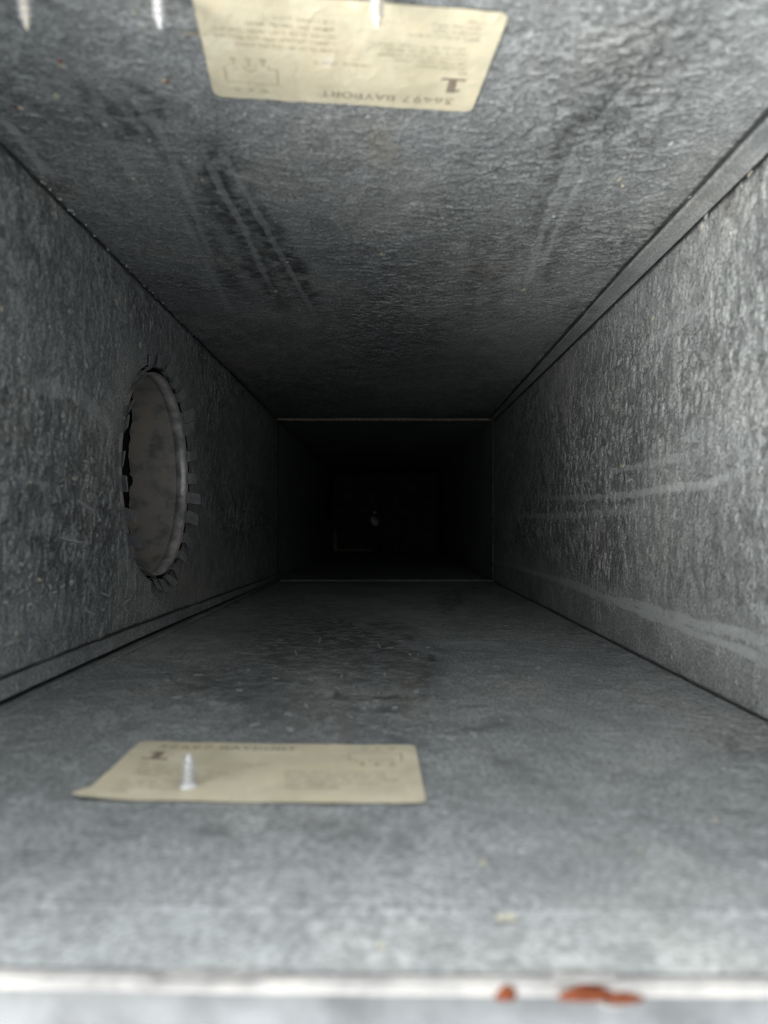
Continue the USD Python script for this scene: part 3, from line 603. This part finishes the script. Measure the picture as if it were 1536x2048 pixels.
# ------------------------------------------------------------------ screws
def screw(base, direction, length, r, label, tip_mat, seed):
    """A self-tapping screw come through the sheet: tapered shank with a thread, flared burr where it leaves the metal."""
    rr = random.Random(seed)
    d = np.array(direction, float); d /= np.linalg.norm(d)
    e1 = np.cross(d, [0, 0, 1.0]); e1 /= np.linalg.norm(e1); e2 = np.cross(d, e1)
    t = thing('sheet_metal_screw', label, 'screw', base, group=None)
    def rad(s): return r * (0.72 if s < .62 else 0.72 * max(.10, 1 - ((s - .62) / .38) ** 1.6 * .8))
    ss = np.linspace(-.06, 1, 30); th = np.linspace(0, 2 * math.pi, 20, endpoint=False)
    v = np.array([[np.array(base) + d * s * length + rad(max(s, 0)) * (math.cos(a_) * e1 + math.sin(a_) * e2) for a_ in th] for s in ss])
    v = np.vstack([v.reshape(-1, 3), [np.array(base) + d * length * 1.01]])
    i = np.arange(30 * 20).reshape(30, 20); j = np.roll(i, -1, 1)
    f = np.stack([i[:-1], i[1:], j[1:], j[:-1]], -1).reshape(-1, 4); f = np.vstack([f[:, [0, 1, 2]], f[:, [0, 2, 3]], [[i[-1, k], 600, j[-1, k]] for k in range(20)]])
    m = trimesh.Trimesh(v, f, process=False); m.fix_normals(); part('shank', m, tip_mat, t, smooth=True)
    turns = length / .0025; n = int(turns * 18)                       # thread: a ridge wound round the shank
    rows = []
    for k in range(n + 1):
        s = k / n * .93; a_ = 2 * math.pi * turns * .93 * k / n; rd = rad(s); o = math.cos(a_) * e1 + math.sin(a_) * e2
        hgt = r * .55 * min(1, (1 - s) * 4 + .1)
        c = np.array(base) + d * s * length
        rows.append([c + o * rd * .96 - d * .00055, c + o * (rd + hgt), c + o * rd * .96 + d * .00055])
    v = np.array(rows).reshape(-1, 3); q = grid_faces(3, n + 1, False)
    m = trimesh.Trimesh(v, np.vstack([q[:, [0, 1, 2]], q[:, [0, 2, 3]]]), process=False); part('thread', m, M_ZINC, t, smooth=False)
    bs = [(0.0, r * 1.55), (.0006, r * 1.45), (.0014, r * 1.02), (.0022, r * .8)]
    v = np.array([[np.array(base) + d * h + (rr_ * (1 + .12 * math.sin(3 * a_ + seed))) * (math.cos(a_) * e1 + math.sin(a_) * e2) for a_ in th] for h, rr_ in bs]).reshape(-1, 3)
    i = np.arange(80).reshape(4, 20); j = np.roll(i, -1, 1); q = np.stack([i[:-1], i[1:], j[1:], j[:-1]], -1).reshape(-1, 4)
    m = trimesh.Trimesh(v, np.vstack([q[:, [0, 1, 2]], q[:, [0, 2, 3]]]), process=False); part('burr', m, M_ZINC, t, smooth=True)
ub, db = at(375, 1585, 'b')
screw(tuple(place('b', ub, db, .0008)), (.03, 1, -.01), .0125, .0023, 'white threaded screw standing up through the lower label', M_ZINC, 1)
for x, lab, mt, sd, sl in ((-.1330, 'leftmost of the three blurred screw points hanging at the upper edge', M_ZINC_Y, 2, .04), (-.0835, 'middle screw point at the upper edge, left of the upper label', M_ZINC, 3, .02), (-.0030, 'screw point hanging in front of the upper label', M_ZINC_Y, 4, .0)):
    screw((x - sl * .016, T - .0006, zz(.2585)), (sl, -1, -.10), .0165, .0021, lab, mt, sd)

# ------------------------------------------------------------------ small marks: residue spots, rust, lint, sealant
def blob(wall, u, d, ru, rd, h, seed, ang=0.0, n=18):
    th = np.linspace(0, 2 * math.pi, n, endpoint=False)
    w_ = 0.35 + 1.1 * fbm(np.stack([np.cos(th) * 2.2 + seed * 1.7, np.sin(th) * 2.2, 0 * th], 1), 3, seed)
    rings = []
    for f_, hh in ((1.0, -.0004), (.86, h * .75), (.45, h)):
        a_, b_ = ru * w_ * f_ * np.cos(th), rd * w_ * f_ * np.sin(th)
        rings.append(place(wall, u + a_ * math.cos(ang) - b_ * math.sin(ang), d + a_ * math.sin(ang) + b_ * math.cos(ang), hh))
    v = np.vstack(rings + [place(wall, u, d, h)[None]])
    i = np.arange(3 * n).reshape(3, n); j = np.roll(i, -1, 1)
    f = [[*x] for k in range(2) for x in np.vstack([np.stack([i[k], j[k], j[k + 1]], 1), np.stack([i[k], j[k + 1], i[k + 1]], 1)])] + [[i[2, k], j[2, k], 3 * n] for k in range(n)]
    m = trimesh.Trimesh(v, np.array(f), process=False)
    inn = {'t': (0, -1, 0), 'b': (0, 1, 0), 'l': (1, 0, 0), 'r': (-1, 0, 0)}[wall]
    if m.face_normals[-n:].mean(0) @ np.array(inn) < 0: m.invert()
    return m
PAN = {'t': P_TOP, 'b': P_BOT, 'l': P_LEFT, 'r': P_RIGHT}
# (x, y in the photograph, half size across and down in pixels)
spots = {
 't': [(330, 162, 10, 7), (123, 131, 13, 6), (42, 216, 9, 5), (113, 193, 8, 8), (210, 250, 8, 8), (270, 27, 4, 8), (285, 50, 6, 4), (235, 358, 6, 4), (268, 358, 6, 4), (405, 360, 5, 4), (372, 315, 5, 5),
       (1240, 358, 5, 8), (1246, 372, 5, 4), (1342, 288, 6, 5), (1142, 480, 6, 4), (1048, 580, 8, 4), (551, 443, 4, 3), (552, 583, 6, 4), (764, 508, 8, 5)],
 'l': [(3, 618, 5, 7), (173, 732, 5, 8), (127, 830, 6, 7), (60, 823, 4, 4), (184, 920, 5, 8), (150, 957, 6, 6), (61, 965, 4, 5), (28, 968, 4, 8), (233, 604, 5, 8), (281, 690, 4, 8), (148, 1053, 6, 7), (189, 1023, 3, 4), (175, 1087, 4, 4), (145, 1165, 6, 7), (80, 1160, 5, 5), (33, 1268, 4, 6), (110, 1185, 5, 4)],
 'r': [(1500, 345, 6, 8), (1412, 430, 5, 9), (1420, 300, 5, 6), (1305, 637, 5, 6), (1238, 725, 4, 7), (1245, 930, 6, 7), (1302, 1110, 7, 4), (1340, 1288, 5, 4), (1472, 1363, 4, 4), (1383, 512, 5, 8), (1180, 800, 5, 6), (1405, 455, 5, 8), (1260, 960, 8, 5), (1510, 700, 5, 9)],
 'b': [(965, 1730, 12, 9), (988, 1810, 10, 8), (1010, 1836, 28, 8), (760, 1895, 8, 6), (770, 1350, 4, 5), (683, 1356, 4, 6), (820, 1310, 3, 5), (1090, 1480, 5, 6), (1430, 1640, 6, 5), (1280, 1700, 6, 4), (1330, 1655, 5, 4)]}
for w_, lst in spots.items():
    for k, (x, y, rx, ry) in enumerate(lst):
        u_, d_ = at(x, y, w_)
        ua, da = at(x + (rx if w_ in 'tb' else 0), y + (0 if w_ in 'tb' else ry), w_); _, dd_ = at(x + (0 if w_ in 'tb' else rx), y + (ry if w_ in 'tb' else 0), w_)
        faint = not (w_ == 't' and k < 3)
        part('residue_spot', blob(w_, u_, d_, abs(ua - u_) * .9, abs(dd_ - d_) * .9, .0006, k + ord(w_)), M_CREAM if (k % 3 != 1 or not faint) else M_LINT, PAN[w_], smooth=True)
for (x, y, rx, ry) in ((332, 160, 4.5, 3.5), (120, 121, 5, 2.5), (33, 213, 3, 2)):
    u_, d_ = at(x, y, 't'); ua, _ = at(x + rx, y, 't'); _, dd_ = at(x, y + ry, 't')
    part('rust_spot', blob('t', u_, d_, abs(ua - u_), abs(dd_ - d_), .0011, int(x)), M_DARKRUST, P_TOP, smooth=True)

# rust where the white has flaked off the rim
def rim_chip(x0, x1, y0, y1, seed, mat=M_RUST, lift=.0007, mid=1.25, half=1.15):
    th = np.linspace(0, 2 * math.pi, 26, endpoint=False)
    w_ = 0.74 + 0.5 * fbm(np.stack([np.cos(th) * 1.6 + seed, np.sin(th) * 1.6, 0 * th], 1), 3, seed)
    xs = ((x0 + x1) / 2 - VX) / F_PX * (D_MOUTH - .0003); hx = (x1 - x0) / 2 / F_PX * D_MOUTH
    ang_mid, ang_half = mid, half
    rows = []
    for f_, lf in ((1.0, -.0002), (.82, lift), (.4, lift * 1.3), (0.0, lift * 1.3)):
        pts = []
        for t_, ww in zip(th, w_):
            x = xs + hx * ww * f_ * math.cos(t_); a_ = ang_mid + ang_half * ww * f_ * math.sin(t_) * (-1)
            o = .0037 + (.0022 + lf) * math.cos(a_); dp = D_MOUTH + .0026 - (.0026 + lf) * math.sin(a_)
            pts.append((x, -(B + o) + float(warp_b(np.array(x), np.array(dp))), CAM_Z - dp))
        rows.append(pts)
    v = np.array(rows).reshape(-1, 3); i = np.arange(4 * 26).reshape(4, 26); j = np.roll(i, -1, 1)
    q = np.stack([i[:-1], j[:-1], j[1:], i[1:]], -1).reshape(-1, 4)
    m = trimesh.Trimesh(v, np.vstack([q[:, [0, 1, 2]], q[:, [0, 2, 3]]]), process=False)
    if m.face_normals[m.area_faces > 1e-12].mean(0)[2] < 0: m.invert()
    part('rust_patch', m, mat, RIM, smooth=True)
rim_chip(1112, 1240, 1962, 2002, 3); rim_chip(1205, 1288, 1972, 2002, 5, lift=.0009, mid=.95, half=.8); rim_chip(988, 1036, 1968, 2003, 8)

# dabs of the rim's white sealant dragged out on to the flange and the hem
for k, (x, y, rx, ry) in enumerate(((1180, 1956, 75, 9), (1228, 2008, 40, 8), (420, 1950, 120, 4))):
    dd_ = D_MOUTH + (.0036 if y > 1985 else .0008); xs = (x - VX) / F_PX * dd_; o = (y - VY) / F_PX * dd_
    th = np.linspace(0, 2 * math.pi, 24, endpoint=False); w_ = .5 + .9 * fbm(np.stack([np.cos(th) * 1.8 + k * 3, np.sin(th) * 1.8, 0 * th], 1), 3, k)
    rows = []
    for f_, hh in ((1.0, -.0012), (.8, .0010), (.4, .0016), (.0, .0017)):
        rows.append(np.stack([xs + rx / F_PX * dd_ * w_ * f_ * np.cos(th), -o - ry / F_PX * dd_ * w_ * f_ * np.sin(th), zz(dd_) - .0004 + hh + 0 * th], 1))
    v = np.array(rows).reshape(-1, 3); i = np.arange(96).reshape(4, 24); j = np.roll(i, -1, 1)
    q = np.stack([i[:-1], j[:-1], j[1:], i[1:]], -1).reshape(-1, 4)
    m = trimesh.Trimesh(v, np.vstack([q[:, [0, 1, 2]], q[:, [0, 2, 3]]]), process=False)
    if m.face_normals[m.area_faces > 1e-12].mean(0)[2] < 0: m.invert()
    part('sealant_dab', m, M_WHITE, RIM, smooth=True)

# lint flecks and strokes caught on the lower and side panels: uncounted bits, one mesh each panel
def flecks(wall, n, box, size, seed, mat=M_LINT):
    rr = np.random.default_rng(seed); ms = []
    for k in range(n):
        x, y = rr.uniform(box[0], box[2]), rr.uniform(box[1], box[3])
        u_, d_ = at(x, y, wall)
        u0_, u1_ = RANGE[wall]
        if not (u0_ + .004 < u_ < u1_ - .004 and D_HEM < d_ < D_JOINT - .02): continue
        if wall == 'l' and np.hypot(u_ - HOLE_U, d_ - HOLE_D) < HOLE_R + .02: continue
        s = rr.uniform(*size); el = rr.uniform(.3, .9) if rr.random() < .6 else rr.uniform(.12, .3)
        ms.append(blob(wall, u_, d_, s * el, s, .0006, k, rr.uniform(-.5, .5) if rr.random() < .75 else rr.uniform(0, 3), 7))
    part('lint_fleck', trimesh.util.concatenate(ms), mat, PAN[wall], kind='stuff', smooth=True)
flecks('b', 90, (300, 1250, 1120, 1480), (.0018, .0062), 5); flecks('b', 50, (100, 1450, 1500, 1800), (.0006, .0014), 6)
flecks('l', 70, (0, 600, 330, 1290), (.0012, .0034), 7); flecks('r', 70, (1040, 480, 1536, 1380), (.0009, .0026), 8); flecks('t', 70, (60, 120, 1400, 700), (.0008, .0022), 9)
# crumbs of sealant along the upper left corner
ms = []
for k in range(30):
    t_ = rng.beta(1.2, 1.6); d_ = .40 + .42 * t_
    ms.append(blob('t', -W + rng.uniform(.0012, .0035), d_, rng.uniform(.0004, .0010), rng.uniform(.0006, .0015), .001, k, rng.uniform(0, 3), 7))
part('sealant_crumb', trimesh.util.concatenate(ms), plain('pale_sealant', (.36, .37, .36), rough=.8), P_TOP, kind='stuff', smooth=True)
# drips of lint that run along the left and lower panels
for w_, pts in (('l', [((155, 1002), (189, 1024)), ((122, 1076), (175, 1088)), ((164, 1220), (193, 1230)), ((245, 1210), (262, 1196)), ((203, 1186), (222, 1194))]), ('b', [((893, 1268), (878, 1300)), ((641, 1277), (638, 1292)), ((755, 1287), (762, 1300)), ((590, 1304), (594, 1316)), ((1300, 1170), (1301, 1171))])):
    for (a0, a1), (b0, b1) in pts[:4] if w_ == 'b' else pts:
        ua, da = at(a0, a1, w_); ub_, db_ = at(b0, b1, w_)
        Ln = math.hypot(ub_ - ua, db_ - da)
        part('lint_strand', blob(w_, (ua + ub_) / 2, (da + db_) / 2, Ln / 2 * 1.15, .0011, .0007, int(a0), math.atan2(db_ - da, ub_ - ua), 16), M_LINT, PAN[w_], smooth=True)
